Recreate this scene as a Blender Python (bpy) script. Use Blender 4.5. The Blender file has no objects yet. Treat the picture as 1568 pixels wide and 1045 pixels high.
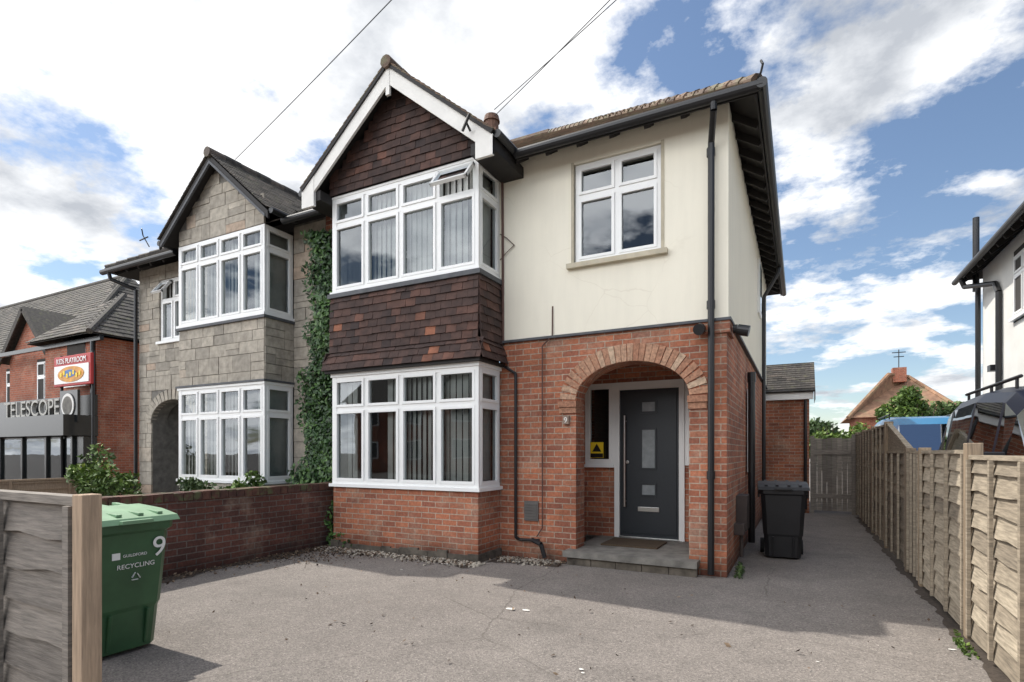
import bpy, math, random, bisect
from mathutils import Vector as V
random.seed(7)
R=random.random
def U(a,b): return random.uniform(a,b)
sc=bpy.context.scene
sc.view_settings.view_transform='Standard'; sc.view_settings.look='None'
sc.view_settings.exposure=0; sc.view_settings.gamma=1

# ------------------------------------------------------------ mesh builder
class MB:
    def __init__(s): s.v=[];s.f=[];s.t=[];s.m=[]
    def poly(s,pts,t=.5,mi=0):
        b=len(s.v); s.v+=[tuple(p) for p in pts]; s.t+=[t]*len(pts)
        s.f.append(tuple(range(b,b+len(pts)))); s.m.append(mi)
    def hexa(s,c,t=.5,mi=0):
        b=len(s.v); s.v+=[tuple(p) for p in c]; s.t+=[t]*8
        for q in ((0,3,2,1),(4,5,6,7),(0,1,5,4),(1,2,6,5),(2,3,7,6),(3,0,4,7)):
            s.f.append(tuple(b+i for i in q)); s.m.append(mi)
    def box(s,x0,x1,y0,y1,z0,z1,t=.5,mi=0):
        s.hexa([(x0,y0,z0),(x1,y0,z0),(x1,y1,z0),(x0,y1,z0),(x0,y0,z1),(x1,y0,z1),(x1,y1,z1),(x0,y1,z1)],t,mi)
    def obox(s,c,a,b,d,t=.5,mi=0):
        c,a,b,d=V(c),V(a),V(b),V(d)
        s.hexa([c-a-b-d,c+a-b-d,c+a+b-d,c-a+b-d,c-a-b+d,c+a-b+d,c+a+b+d,c-a+b+d],t,mi)
    def lbox(s,O,u,n,a0,a1,n0,n1,z0,z1,t=.5):
        O,u,n=V(O),V(u),V(n); z=V((0,0,1))
        P=lambda a,m,h:O+u*a+n*m+z*h
        s.hexa([P(a0,n1,z0),P(a1,n1,z0),P(a1,n0,z0),P(a0,n0,z0),P(a0,n1,z1),P(a1,n1,z1),P(a1,n0,z1),P(a0,n0,z1)],t)
    def beam(s,p0,p1,w,h,up=(0,0,1),t=.5):
        p0,p1=V(p0),V(p1); d=p1-p0; dn=d.normalized(); sd=dn.cross(V(up)).normalized(); uu=sd.cross(dn)
        s.obox((p0+p1)/2,d/2,sd*w/2,uu*h/2,t)
    def tube(s,p0,p1,r,seg=10,t=.5,r1=None,mi=0):
        p0,p1=V(p0),V(p1); r1=r if r1 is None else r1
        d=(p1-p0).normalized(); a=d.orthogonal().normalized(); c=d.cross(a); b=len(s.v)
        for p,rr in ((p0,r),(p1,r1)):
            for i in range(seg):
                th=2*math.pi*i/seg; s.v.append(tuple(p+a*math.cos(th)*rr+c*math.sin(th)*rr))
        s.t+=[t]*(2*seg)
        for i in range(seg):
            j=(i+1)%seg; s.f.append((b+i,b+j,b+seg+j,b+seg+i)); s.m.append(mi)
        s.f.append(tuple(b+i for i in reversed(range(seg)))); s.m.append(mi)
        s.f.append(tuple(b+seg+i for i in range(seg))); s.m.append(mi)
    def path(s,pts,r,seg=10,t=.5):
        for i in range(len(pts)-1): s.tube(pts[i],pts[i+1],r,seg,t)
    def done(s,name,mats,parent=None,smooth=False,bevel=0):
        me=bpy.data.meshes.new(name); me.from_pydata(s.v,[],s.f); 
        at=me.attributes.new('tint','FLOAT','POINT'); at.data.foreach_set('value',s.t)
        if not isinstance(mats,(list,tuple)): mats=[mats]
        for m in mats: me.materials.append(m)
        me.polygons.foreach_set('material_index',s.m)
        if smooth: me.polygons.foreach_set('use_smooth',[True]*len(s.f))
        me.update()
        o=bpy.data.objects.new(name,me); sc.collection.objects.link(o)
        if parent: o.parent=parent
        if bevel:
            b=o.modifiers.new('b','BEVEL'); b.width=bevel; b.segments=2; b.limit_method='ANGLE'
        return o
def root(name,loc=(0,0,0),rz=0):
    o=bpy.data.objects.new(name,None); sc.collection.objects.link(o); o.location=loc; o.rotation_euler=(0,0,rz); o.empty_display_size=.3
    return o

# ------------------------------------------------------------ materials
class NT:
    def __init__(s,name):
        s.mat=bpy.data.materials.new(name); s.mat.use_nodes=True; s.t=s.mat.node_tree; s.n=s.t.nodes; s.l=s.t.links
        s.b=s.n['Principled BSDF']
    def new(s,ty,**k):
        n=s.n.new(ty)
        for a,b in k.items():
            if hasattr(n,a): setattr(n,a,b)
            else: n.inputs[a].default_value=b
        return n
    def link(s,a,b): s.l.new(a,b)
    def pos(s): return s.new('ShaderNodeNewGeometry').outputs['Position']
    def noise(s,scale,vec=None,detail=4,rough=.6,mapscale=None):
        n=s.new('ShaderNodeTexNoise'); n.inputs['Scale'].default_value=scale; n.inputs['Detail'].default_value=detail; n.inputs['Roughness'].default_value=rough
        v=vec or s.pos()
        if mapscale:
            m=s.new('ShaderNodeMapping'); m.inputs['Scale'].default_value=mapscale; s.link(v,m.inputs['Vector']); v=m.outputs[0]
        s.link(v,n.inputs['Vector']); return n.outputs['Fac']
    def ramp(s,fac,stops):
        r=s.new('ShaderNodeValToRGB'); e=r.color_ramp.elements
        while len(e)<len(stops): e.new(.5)
        for i,(p,c) in enumerate(stops):
            e[i].position=p; e[i].color=(c,c,c,1) if not isinstance(c,tuple) else (*c,1)
        s.link(fac,r.inputs[0]); return r.outputs[0]
    def mix(s,a,b,fac,mode='MIX'):
        m=s.new('ShaderNodeMix'); m.data_type='RGBA'; m.blend_type=mode
        for i,x in ((0,fac),(6,a),(7,b)):
            if hasattr(x,'is_linked') : s.link(x,m.inputs[i])
            else: m.inputs[i].default_value=x if i==0 else (*x,1)
        return m.outputs[2]
    def math(s,op,a,b=0,c=None):
        m=s.new('ShaderNodeMath'); m.operation=op
        for i,x in enumerate((a,b,c)):
            if x is None: continue
            if hasattr(x,'is_linked'): s.link(x,m.inputs[i])
            else: m.inputs[i].default_value=x
        return m.outputs[0]
    def bump(s,h,strength=.3,dist=.01):
        b=s.new('ShaderNodeBump'); b.inputs['Strength'].default_value=strength; b.inputs['Distance'].default_value=dist
        s.link(h,b.inputs['Height']); s.link(b.outputs[0],s.b.inputs['Normal'])
    def col(s,c,rough=.8):
        if hasattr(c,'is_linked'): s.link(c,s.b.inputs['Base Color'])
        else: s.b.inputs['Base Color'].default_value=(*c,1)
        s.b.inputs['Roughness'].default_value=rough; return s.mat
    def tint(s):
        a=s.new('ShaderNodeAttribute'); a.attribute_name='tint'; return a.outputs['Fac']

def plain(name,c,rough=.6,var=.25,scale=6,metal=0,bump=0):
    k=NT(name); n=k.noise(scale); f=k.ramp(n,[(.3,1-var),(.7,1.0)])
    k.col(k.mix(c,f,1.0,'MULTIPLY'),rough); k.b.inputs['Metallic'].default_value=metal
    if bump: k.bump(k.noise(60),bump,.005)
    return k.mat
def wallcoord(k):
    g=k.new('ShaderNodeNewGeometry'); sp=k.new('ShaderNodeSeparateXYZ'); k.link(g.outputs['Position'],sp.inputs[0])
    sn=k.new('ShaderNodeSeparateXYZ'); k.link(g.outputs['True Normal'],sn.inputs[0])
    ax=k.math('ABSOLUTE',sn.outputs[0]); s=k.math('GREATER_THAN',ax,.6)
    u=k.math('ADD',k.math('MULTIPLY',sp.outputs[1],s),k.math('MULTIPLY',sp.outputs[0],k.math('SUBTRACT',1.0,s)))
    az=k.math('GREATER_THAN',k.math('ABSOLUTE',sn.outputs[2]),.7)
    v=k.math('ADD',sp.outputs[2],k.math('MULTIPLY',sp.outputs[1],az))
    c=k.new('ShaderNodeCombineXYZ'); k.link(u,c.inputs[0]); k.link(v,c.inputs[1]); return c.outputs[0],sp
def brick(name,c1,c2,mort,dark=.55,w=.225,h=.075):
    k=NT(name); vec,sp=wallcoord(k)
    b=k.new('ShaderNodeTexBrick'); b.inputs['Scale'].default_value=1; b.inputs['Brick Width'].default_value=w; b.inputs['Row Height'].default_value=h
    b.inputs['Mortar Size'].default_value=.007; b.inputs['Mortar Smooth'].default_value=.25; b.inputs['Bias'].default_value=-.1
    b.inputs['Color1'].default_value=(*c1,1); b.inputs['Color2'].default_value=(*c2,1); b.inputs['Mortar'].default_value=(*mort,1)
    dv=k.new('ShaderNodeVectorMath'); dv.operation='ADD'
    nz=k.new('ShaderNodeTexNoise'); nz.inputs['Scale'].default_value=9; k.link(vec,nz.inputs['Vector'])
    ns=k.new('ShaderNodeVectorMath'); ns.operation='SCALE'; ns.inputs['Scale'].default_value=.010; k.link(nz.outputs['Color'],ns.inputs[0])
    k.link(vec,dv.inputs[0]); k.link(ns.outputs[0],dv.inputs[1]); k.link(dv.outputs[0],b.inputs['Vector'])
    c=k.mix(b.outputs['Color'],k.ramp(k.noise(1.3,detail=6),[(.32,dark),(.62,1.08)]),1.0,'MULTIPLY')
    c=k.mix(c,(.46,.34,.25),k.math('MULTIPLY',k.ramp(k.noise(2.2,detail=7),[(.53,0.),(.70,1.)]),.40))
    c=k.mix(c,k.ramp(k.noise(28,detail=3),[(.3,.72),(.65,1.12)]),1.0,'MULTIPLY')
    base_tone=k.ramp(k.math('ADD',sp.outputs[2],k.math('MULTIPLY',k.noise(5),.3)),[(.14,.35),(.40,1.0)])  # brick colour gets darker towards the bottom, with an uneven edge
    c=k.mix(c,base_tone,1.0,'MULTIPLY')
    k.col(c,.9); k.bump(k.math('ADD',k.math('MULTIPLY',b.outputs['Fac'],-1.),k.math('MULTIPLY',k.noise(45),.5)),.55,.008)
    return k.mat
M={}
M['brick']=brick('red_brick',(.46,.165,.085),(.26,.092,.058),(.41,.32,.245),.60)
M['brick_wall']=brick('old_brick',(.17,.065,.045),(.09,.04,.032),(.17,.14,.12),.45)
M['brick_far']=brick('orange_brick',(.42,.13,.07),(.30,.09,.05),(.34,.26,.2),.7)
def tinted(name,stops,rough=.85,ns=14,bump=.3,moss=None,mapscale=None,bs=60,nl=.55):
    k=NT(name); c=k.ramp(k.tint(),stops); c=k.mix(c,k.ramp(k.noise(ns,mapscale=mapscale,detail=6),[(.3,nl),(.7,1.25)]),1.0,'MULTIPLY')
    if moss: c=k.mix(c,moss[0],k.ramp(k.noise(moss[1],detail=7),[(moss[2],0.),(moss[2]+.12,.8)]))
    k.col(c,rough); k.bump(k.noise(bs,mapscale=mapscale),bump,.006); return k.mat
M['hung']=tinted('clay_hanging_tiles',[(0,(.035,.022,.02)),(.5,(.072,.040,.032)),(.82,(.115,.055,.040)),(1,(.26,.10,.055))],ns=7)
M['roof']=tinted('roof_tiles',[(0,(.07,.05,.04)),(.5,(.15,.10,.07)),(1,(.26,.16,.10))],moss=((.16,.15,.09),5,.5))
M['roofdark']=tinted('weathered_roof_tiles',[(0,(.04,.036,.033)),(.6,(.09,.08,.07)),(1,(.15,.12,.10))],moss=((.12,.12,.07),7,.55))
M['stone']=tinted('stone_cladding',[(0,(.30,.27,.225)),(.5,(.385,.345,.285)),(.9,(.44,.395,.325)),(1,(.43,.33,.25))],ns=9,bump=.6,moss=((.23,.21,.175),2.0,.57),nl=.7)
M['arch']=tinted('arch_bricks',[(0,(.30,.13,.075)),(.5,(.44,.24,.15)),(1,(.50,.36,.25))],ns=30)
M['wood']=tinted('weathered_fence_wood',[(0,(.18,.15,.115)),(.5,(.33,.275,.205)),(1,(.48,.41,.31))],ns=5,mapscale=(1.2,1.2,14),bump=.5,bs=9)
M['woodgrey']=tinted('grey_fence_wood',[(0,(.14,.122,.105)),(.5,(.24,.21,.18)),(1,(.33,.295,.25))],ns=5,mapscale=(1.2,1.2,16),bump=.6,bs=9)
M['post']=tinted('fence_post_wood',[(0,(.30,.21,.14)),(1,(.44,.32,.22))],ns=6,mapscale=(14,14,.9),bump=.5,bs=8,nl=.7)
M['postold']=tinted('old_post_wood',[(0,(.22,.17,.12)),(1,(.4,.3,.2))],ns=6,mapscale=(14,14,.9),bump=.5,bs=8)
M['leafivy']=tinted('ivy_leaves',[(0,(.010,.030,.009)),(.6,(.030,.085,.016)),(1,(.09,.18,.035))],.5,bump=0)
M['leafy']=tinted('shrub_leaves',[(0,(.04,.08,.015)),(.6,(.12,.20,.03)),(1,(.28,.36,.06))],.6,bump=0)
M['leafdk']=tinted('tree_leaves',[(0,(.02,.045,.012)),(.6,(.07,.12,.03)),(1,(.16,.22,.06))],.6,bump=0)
M['litter']=tinted('dry_leaves',[(0,(.04,.028,.02)),(.6,(.11,.07,.045)),(1,(.28,.20,.13))],.9,bump=0)
M['white']=plain('white_upvc',(.84,.84,.82),.35,.05,3)
M['whitep']=plain('white_paint',(.82,.80,.75),.6,.12,5)
M['black']=plain('black_plastic',(.012,.012,.014),.4,.3,8)
M['timber']=plain('dark_timber',(.020,.017,.016),.7,.4,8)
M['lead']=plain('lead_flashing',(.09,.095,.105),.6,.4,9)
M['conc']=plain('concrete',(.24,.225,.20),.9,.5,7,bump=.4)
M['plinth']=plain('mossy_plinth',(.17,.145,.115),.95,.75,5,bump=.6)
M['interior']=plain('dark_backing',(.05,.045,.04),.9,.3,2)
M['steel']=plain('brushed_steel',(.62,.62,.6),.3,.08,20,1.0)
M['door']=plain('anthracite_door',(.028,.034,.040),.38,.12,30)
M['frost']=plain('frosted_glazing',(.30,.33,.34),.25,.3,10)
M['greenbin']=plain('green_plastic',(.040,.120,.050),.45,.35,4)
M['greenlid']=plain('green_lid_plastic',(.20,.35,.20),.5,.3,5)
M['blackbin']=plain('dark_bin_plastic',(.016,.016,.018),.5,.3,5)
M['rubber']=plain('rubber',(.02,.02,.02),.8,.2,9)
M['signred']=plain('sign_red',(.45,.03,.03),.5,.1,4)
M['signyel']=plain('sign_yellow',(.85,.6,.02),.5,.05,4)
M['brown']=plain('brown_pipe',(.12,.06,.045),.6,.3,9)
M['terra']=plain('terracotta',(.17,.09,.06),.8,.5,12)
M['curtain']=tinted('blind_fabric',[(0,(.50,.49,.46)),(1,(.64,.63,.60))],ns=2,bump=0,nl=.8)
M['mat']=plain('coir_mat',(.09,.06,.035),.95,.4,60)
M['shop']=plain('shopfront_black',(.02,.022,.024),.25,.2,3)
M['bark']=plain('bark',(.09,.065,.045),.9,.5,20)
def crackmask(k,scale,lo,hi,dist=.25,msk=.5):
    nz=k.new('ShaderNodeTexNoise'); nz.inputs['Scale'].default_value=scale*1.5; nz.inputs['Detail'].default_value=6
    p=k.pos(); k.link(p,nz.inputs['Vector'])
    sc_=k.new('ShaderNodeVectorMath'); sc_.operation='SCALE'; sc_.inputs['Scale'].default_value=dist; k.link(nz.outputs['Color'],sc_.inputs[0])
    ad=k.new('ShaderNodeVectorMath'); ad.operation='ADD'; k.link(p,ad.inputs[0]); k.link(sc_.outputs[0],ad.inputs[1])
    vo=k.new('ShaderNodeTexVoronoi'); vo.feature='DISTANCE_TO_EDGE'; vo.inputs['Scale'].default_value=scale; k.link(ad.outputs[0],vo.inputs['Vector'])
    c=k.ramp(vo.outputs['Distance'],[(lo,1.),(hi,0.)])
    return k.math('MULTIPLY',c,k.ramp(k.noise(.55),[(msk,0.),(msk+.08,1.)]))
k=NT('cream_render'); c=k.mix((.87,.82,.685),k.ramp(k.noise(1.2,detail=6),[(.3,.95),(.7,1.0)]),1.0,'MULTIPLY')
c=k.mix(c,k.ramp(k.noise(3,mapscale=(3,3,.35),detail=5),[(.3,.96),(.6,1.0)]),1.0,'MULTIPLY')
c=k.mix(c,(.60,.53,.41),k.math('MULTIPLY',crackmask(k,.9,.0,.004,.3,.50),.32)); k.col(c,.9); k.bump(k.noise(90,detail=3),.18,.004); M['cream']=k.mat
k=NT('white_roughcast'); k.col(k.mix((.78,.77,.73),k.ramp(k.noise(2,detail=6),[(.3,.88),(.7,1.0)]),1.0,'MULTIPLY'),.9); k.bump(k.noise(70),.4,.01); M['rough']=k.mat
# asphalt
k=NT('asphalt'); base=k.ramp(k.noise(.35,detail=3,rough=.5),[(.3,(.198,.174,.156)),(.55,(.232,.206,.185)),(.75,(.255,.228,.206))])
vo=k.new('ShaderNodeTexVoronoi'); vo.inputs['Scale'].default_value=110; k.link(k.pos(),vo.inputs['Vector'])
sp=k.new('ShaderNodeSeparateColor'); k.link(vo.outputs['Color'],sp.inputs[0])
base=k.mix(base,k.ramp(sp.outputs[0],[(0,.58),(.5,.97),(.93,1.12),(1,1.6)]),1.0,'MULTIPLY')
base=k.mix(base,k.ramp(k.noise(2.4,detail=9,rough=.75),[(.3,.82),(.6,1.05)]),1.0,'MULTIPLY')
base=k.mix(base,(.085,.072,.062),k.math('MULTIPLY',crackmask(k,.36,.0,.003,.8,.44),.65))
base=k.mix(base,(.10,.09,.08),k.math('MULTIPLY',k.ramp(k.noise(.9,detail=5),[(.55,0.),(.70,1.)]),.38))
k.col(base,.93); k.bump(k.math('ADD',vo.outputs['Distance'],k.noise(30)),.5,.008); M['asphalt']=k.mat
M['dirt']=plain('dirt_and_grit',(.085,.065,.05),.95,.6,30,bump=.8)
# glass
def glassmat(name,refl,tintc,wav=.06,fm=1.0):
    k=NT(name); k.n.remove(k.b); out=k.n['Material Output']
    tr=k.new('ShaderNodeBsdfTransparent'); tr.inputs[0].default_value=(*tintc,1)
    gl=k.new('ShaderNodeBsdfGlossy'); gl.inputs['Roughness'].default_value=.015; gl.inputs['Color'].default_value=(.90,.95,1,1)
    b=k.new('ShaderNodeBump'); b.inputs['Strength'].default_value=wav; b.inputs['Distance'].default_value=.02; k.link(k.noise(2.0,detail=1),b.inputs['Height']); k.link(b.outputs[0],gl.inputs['Normal'])
    fr=k.new('ShaderNodeFresnel'); fr.inputs[0].default_value=1.5
    m=k.new('ShaderNodeMixShader'); k.link(k.math('ADD',k.math('MULTIPLY',fr.outputs[0],fm),refl),m.inputs[0]); k.link(tr.outputs[0],m.inputs[1]); k.link(gl.outputs[0],m.inputs[2]); k.link(m.outputs[0],out.inputs[0])
    return k.mat
M['glass']=glassmat('window_glass',.04,(.70,.74,.74)); M['carglass']=glassmat('car_glass',.0,(.07,.085,.09),.03,.5)
def paint(name,c,rough=.35,coat=.3):
    k=NT(name); k.col(c,rough); k.b.inputs['Coat Weight'].default_value=coat; k.b.inputs['Coat Roughness'].default_value=.12; k.b.inputs['Specular IOR Level'].default_value=.25
    return k.mat
M['navy']=paint('navy_car_paint',(.007,.010,.026),.45,.15); M['blue']=paint('blue_car_paint',(.03,.17,.34))

# ------------------------------------------------------------ generators
def tiles(mb,O,u,s,n,W,S,tw=.165,g=.1,clip=None,th=.013,lift=.014,jit=.004,lo=.0,hi=1.):
    O,u,s,n=V(O),V(u).normalized(),V(s).normalized(),V(n).normalized()
    for r in range(int(S/g)+1):
        b=r*g; off=(r%2)*tw/2
        for c in range(-1,int(W/tw)+1):
            a0=max(c*tw+off,0)+.002; a1=min(c*tw+off+tw,W)-.002
            if a1-a0<.025: continue
            if clip and not clip((a0+a1)/2,b+g*.5): continue
            L=min(g*1.6,S-b); 
            if L<.02: continue
            j=U(0,jit); jb=U(-.006,.006) if r else 0
            P=lambda a,bb,m:O+u*a+s*bb+n*m
            l0=lift+j; t=lo+(hi-lo)*min(1,max(0,random.gauss(.45,.22)))
            mb.hexa([P(a0,b+jb,l0),P(a1,b+jb,l0+U(-.002,.002)),P(a1,b+L,0.0),P(a0,b+L,0.0),
                     P(a0,b+jb,l0+th),P(a1,b+jb,l0+th),P(a1,b+L,th),P(a0,b+L,th)],t)
def stones(mb,O,u,n,W,H,clip=None):
    O,u,n=V(O),V(u),V(n); z=0
    while z<H-.02:
        h=min(U(.15,.30),H-z)
        if H-z-h<.09: h=H-z
        a=0
        while a<W-.01:
            w=U(.18,.50)
            if W-a-w<.14: w=W-a
            parts=[(z,z+h)]
            if h>.19 and R()<.4: q=U(.35,.65); parts=[(z,z+h*q),(z+h*q,z+h)]
            for (q0,q1) in parts:
                if clip and not clip(a+w/2,(q0+q1)/2): continue
                mb.lbox(O,u,n,a+.004,a+w-.004,-.02,U(.006,.018),q0+.004,q1-.004,min(1,max(0,random.gauss(.5,.25))))
            a+=w
        z+=h
def window(F,G,C,D,O,u,n,W,z0,z1,cols,ztr=None,curt=.7,open_top=None,depth=.6,mg=0.0):
    fw=.045
    F.lbox(O,u,n,0,fw,-.08,.006,z0,z1); F.lbox(O,u,n,W-fw,W,-.08,.006,z0,z1)
    F.lbox(O,u,n,0,W,-.08,.009,z0,z0+fw); F.lbox(O,u,n,0,W,-.08,.009,z1-fw,z1)
    if ztr: F.lbox(O,u,n,0,W,-.08,.003,ztr-.03,ztr+.03)
    for c in cols[1:-1]: F.lbox(O,u,n,c*W-.028,c*W+.028,-.08,0,z0,z1)
    O_,u_,n_=V(O),V(u),V(n)
    P=lambda a,m,z:O_+u_*a+n_*m+V((0,0,z))
    for i in range(len(cols)-1):
        a0=cols[i]*W+(.028 if i else fw); a1=cols[i+1]*W-(.028 if i<len(cols)-2 else fw)
        rows=[(z0+fw,(ztr-.03) if ztr else z1-fw)]+([(ztr+.03,z1-fw)] if ztr else [])
        for ri,(q0,q1) in enumerate(rows):
            s=.036
            if ri==1 and open_top==i:
                th=math.radians(38); L=q1-q0
                dv=n_*math.sin(th)-V((0,0,1))*math.cos(th); nn=n_*math.cos(th)+V((0,0,1))*math.sin(th)
                T=P(0,.02,q1)
                for (x0,x1,y0,y1) in ((a0,a0+s,0,L),(a1-s,a1,0,L),(a0,a1,0,s),(a0,a1,L-s,L)):
                    F.obox(T+u_*((x0+x1)/2)+dv*((y0+y1)/2),u_*(x1-x0)/2,dv*(y1-y0)/2,nn*.022)
                G.poly([T+u_*a0,T+u_*a1,T+u_*a1+dv*L,T+u_*a0+dv*L]); continue
            F.lbox(O,u,n,a0,a0+s,-.05,.018,q0,q1); F.lbox(O,u,n,a1-s,a1,-.05,.018,q0,q1)
            F.lbox(O,u,n,a0+s,a1-s,-.05,.0165,q0,q0+s); F.lbox(O,u,n,a0+s,a1-s,-.05,.0165,q1-s,q1)
            e=[U(-.0015,.0015) for _ in range(4)]
            G.poly([P(a0+s,-.02+e[0],q0+s),P(a1-s,-.02+e[1],q0+s),P(a1-s,-.02+e[1]+e[2],q1-s),P(a0+s,-.02+e[0]+e[2],q1-s)])
        if R()<curt and C is not None:
            st=a0-.02; en=a1+.02
            if R()<.22: 
                if R()<.5: en=a0+(a1-a0)*U(.5,.8)
                else: st=a0+(a1-a0)*U(.2,.45)
            N=max(3,int((en-st)/.085)); zt=z1-.03; zb=z0+.02; w2=U(.006,.020); bt=U(.1,.6)
            for j in range(N):
                x0=st+(en-st)*j/N; x1=x0+(en-st)/N*1.0
                C.poly([P(x0,-.13-w2,zb),P(x1,-.13+w2,zb),P(x1,-.13+w2,zt),P(x0,-.13-w2,zt)],bt+U(0,.3))
    D.poly([P(-mg,-depth,z0-.1),P(W+mg,-depth,z0-.1),P(W+mg,-depth,z1+.1),P(-mg,-depth,z1+.1)])  # near-black panel behind the glass, its colour standing in for room darkness
def leaf(mb,p,size,t,flat=None):
    n=V((random.gauss(0,1),random.gauss(0,1),random.gauss(0,1))).normalized() if flat is None else (V(flat)+V((random.gauss(0,.45),random.gauss(0,.45),random.gauss(0,.45)))).normalized()
    a=n.orthogonal().normalized(); b=n.cross(a); th=U(0,6.28); a,b=a*math.cos(th)+b*math.sin(th),b*math.cos(th)-a*math.sin(th)
    s=size*U(.6,1.25); p=V(p)
    mb.poly([p-a*s,p+b*s*.55-n*s*.1,p+a*s,p-b*s*.55-n*s*.1],t)
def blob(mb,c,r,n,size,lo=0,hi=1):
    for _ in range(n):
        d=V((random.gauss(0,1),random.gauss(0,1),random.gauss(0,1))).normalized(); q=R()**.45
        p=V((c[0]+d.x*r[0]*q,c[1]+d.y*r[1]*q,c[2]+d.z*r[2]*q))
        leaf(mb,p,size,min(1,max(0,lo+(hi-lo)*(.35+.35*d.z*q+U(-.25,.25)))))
def shrub(name,mat,c,r,n,size,clusters=10,parts=None,trunk=True):
    ro=root(name); mb=MB()
    for i in range(clusters):
        d=V((random.gauss(0,1),random.gauss(0,1),random.gauss(0,.8))).normalized()*U(.35,.85)
        cc=(c[0]+d.x*r[0],c[1]+d.y*r[1],c[2]+d.z*r[2]); q=U(.28,.5); k_=U(-.2,.15)
        blob(mb,cc,(r[0]*q,r[1]*q,r[2]*q),n//clusters,size,0+k_,1+k_)
    mb.done('foliage',mat,ro)
    if trunk:
        t=MB()
        for i in range(6):
            e=(c[0]+U(-.6,.6)*r[0],c[1]+U(-.6,.6)*r[1],c[2]+U(0,.5)*r[2]); t.tube((c[0]+U(-.05,.05),c[1]+U(-.05,.05),0),e,.05*max(.5,r[0]),7,.5,.012)
        t.done('stems',M['bark'],ro)
    return ro
def text(s,loc,rot,size,mat,parent,ext=.004,name='lettering',al='CENTER'):
    cu=bpy.data.curves.new(name,'FONT'); cu.body=s; cu.size=size; cu.extrude=ext; cu.align_x=al; cu.materials.append(mat)
    o=bpy.data.objects.new(name,cu); sc.collection.objects.link(o); o.location=loc; o.rotation_euler=rot; o.parent=parent; return o

# ------------------------------------------------------------ ground
g=MB(); g.poly([(-400,-300,0),(400,-300,0),(400,500,0),(-400,500,0)]); g.done('driveway_ground',M['asphalt'])

# ------------------------------------------------------------ BRICK HOUSE
H=root('brick_house'); FY=6.57; XR=-.73; PX=-6.86
Bk=MB(); Cr=MB(); F=MB(); G=MB(); C=MB(); D=MB(); Bl=MB(); Ld=MB(); Ti=MB(); Wp=MB(); Tm=MB(); Cn=MB(); Pl=MB()
Bk.box(-3.62,-2.52,FY,FY+.3,0,2.06); Bk.box(-1.137,XR,FY,FY+.3,0,2.06)
Bk.box(-3.62,-2.52,FY,FY+.3,2.06,2.89); Bk.box(-1.137,XR,FY,FY+.3,2.06,2.89)
ac,ar,az,ah=-1.8285,.6915,2.06,.44
pts=[(ac-ar*math.cos(math.pi*i/28),az+ah*math.sin(math.pi*i/28)) for i in range(29)]
for (x0,z0),(x1,z1) in zip(pts,pts[1:]):
    Bk.poly([(x0,FY,z0),(x1,FY,z1),(x1,FY,2.89),(x0,FY,2.89)])
    Bk.poly([(x0,FY,z0),(x1,FY,z1),(x1,FY+.3,z1),(x0,FY+.3,z0)])
    Bk.poly([(x0,FY+.3,z0),(x1,FY+.3,z1),(x1,FY+.3,2.89),(x0,FY+.3,2.89)])
Ar=MB()
fine=[(ac-ar*math.cos(math.pi*i/400),az+ah*math.sin(math.pi*i/400),math.pi*i/400) for i in range(401)]
cum=[0]
for p,q in zip(fine,fine[1:]): cum.append(cum[-1]+math.hypot(q[0]-p[0],q[1]-p[1]))
NB=27; sl_=cum[-1]/NB
for i in range(NB):
    idx=bisect.bisect(cum,(i+.5)*sl_); th=fine[min(idx,400)][2]; cx=ac-ar*math.cos(th); cz=az+ah*math.sin(th)
    nr=V((-math.cos(th)/ar,0,math.sin(th)/ah)).normalized(); tg=V((nr.z,0,-nr.x))
    c=V((cx,FY+.04,cz)); yv=V((0,.052+U(0,.004),0)); wi=sl_/2-.004; wo=wi*(1.24+.1*abs(math.cos(th))); r0=nr*.004; r1=nr*.215
    Ar.hexa([c-tg*wi-yv+r0,c+tg*wi-yv+r0,c+tg*wi+yv+r0,c-tg*wi+yv+r0,c-tg*wo-yv+r1,c+tg*wo-yv+r1,c+tg*wo+yv+r1,c-tg*wo+yv+r1],min(1,max(0,random.gauss(.5,.25))))
Ar.box(-2.75,-2.505,FY-.045,FY+.2,1.975,2.05,.2); Ar.box(-1.15,-.93,FY-.045,FY+.2,1.975,2.05,.2)
Ar.box(-2.74,-2.51,FY-.025,FY+.2,1.90,1.972,.3); Ar.box(-1.145,-.94,FY-.025,FY+.2,1.90,1.972,.3)
Ar.done('porch_arch',M['arch'],H)
Bk.box(XR-.3,XR,FY+.3,14.2,0,2.89)
Bk.box(XR-.3,XR+.035,FY-.03,FY+.42,2.74,2.89)
y0=FY-.02
def cream(x0,x1,z0,z1): Cr.box(x0,x1,y0,FY+.28,z0,z1)
cream(-3.62,-2.54,2.90,5.32); cream(-1.45,XR+.02,2.90,5.32); cream(-2.54,-1.45,2.90,3.78); cream(-2.54,-1.45,5.04,5.32)
Cr.box(XR-.28,XR+.02,FY+.28,14.2,2.90,5.32)
Ld.box(-3.62,XR+.05,FY-.05,FY,2.872,2.902); Ld.box(XR,XR+.05,FY,14.2,2.872,2.902)
window(F,G,C,D,(-2.53,FY+.02,0),(1,0,0),(0,-1,0),1.07,3.79,5.03,[0,.5,1],4.62,0,None,.5,.1)
st=MB(); st.box(-2.62,-1.37,FY-.09,FY+.05,3.715,3.775); st.box(-2.575,-2.54,FY-.03,FY,3.78,5.06); st.box(-1.45,-1.415,FY-.03,FY,3.78,5.06)
st.done('window_surround',plain('stone_paint',(.55,.49,.37),.8,.25,6),H)
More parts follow.
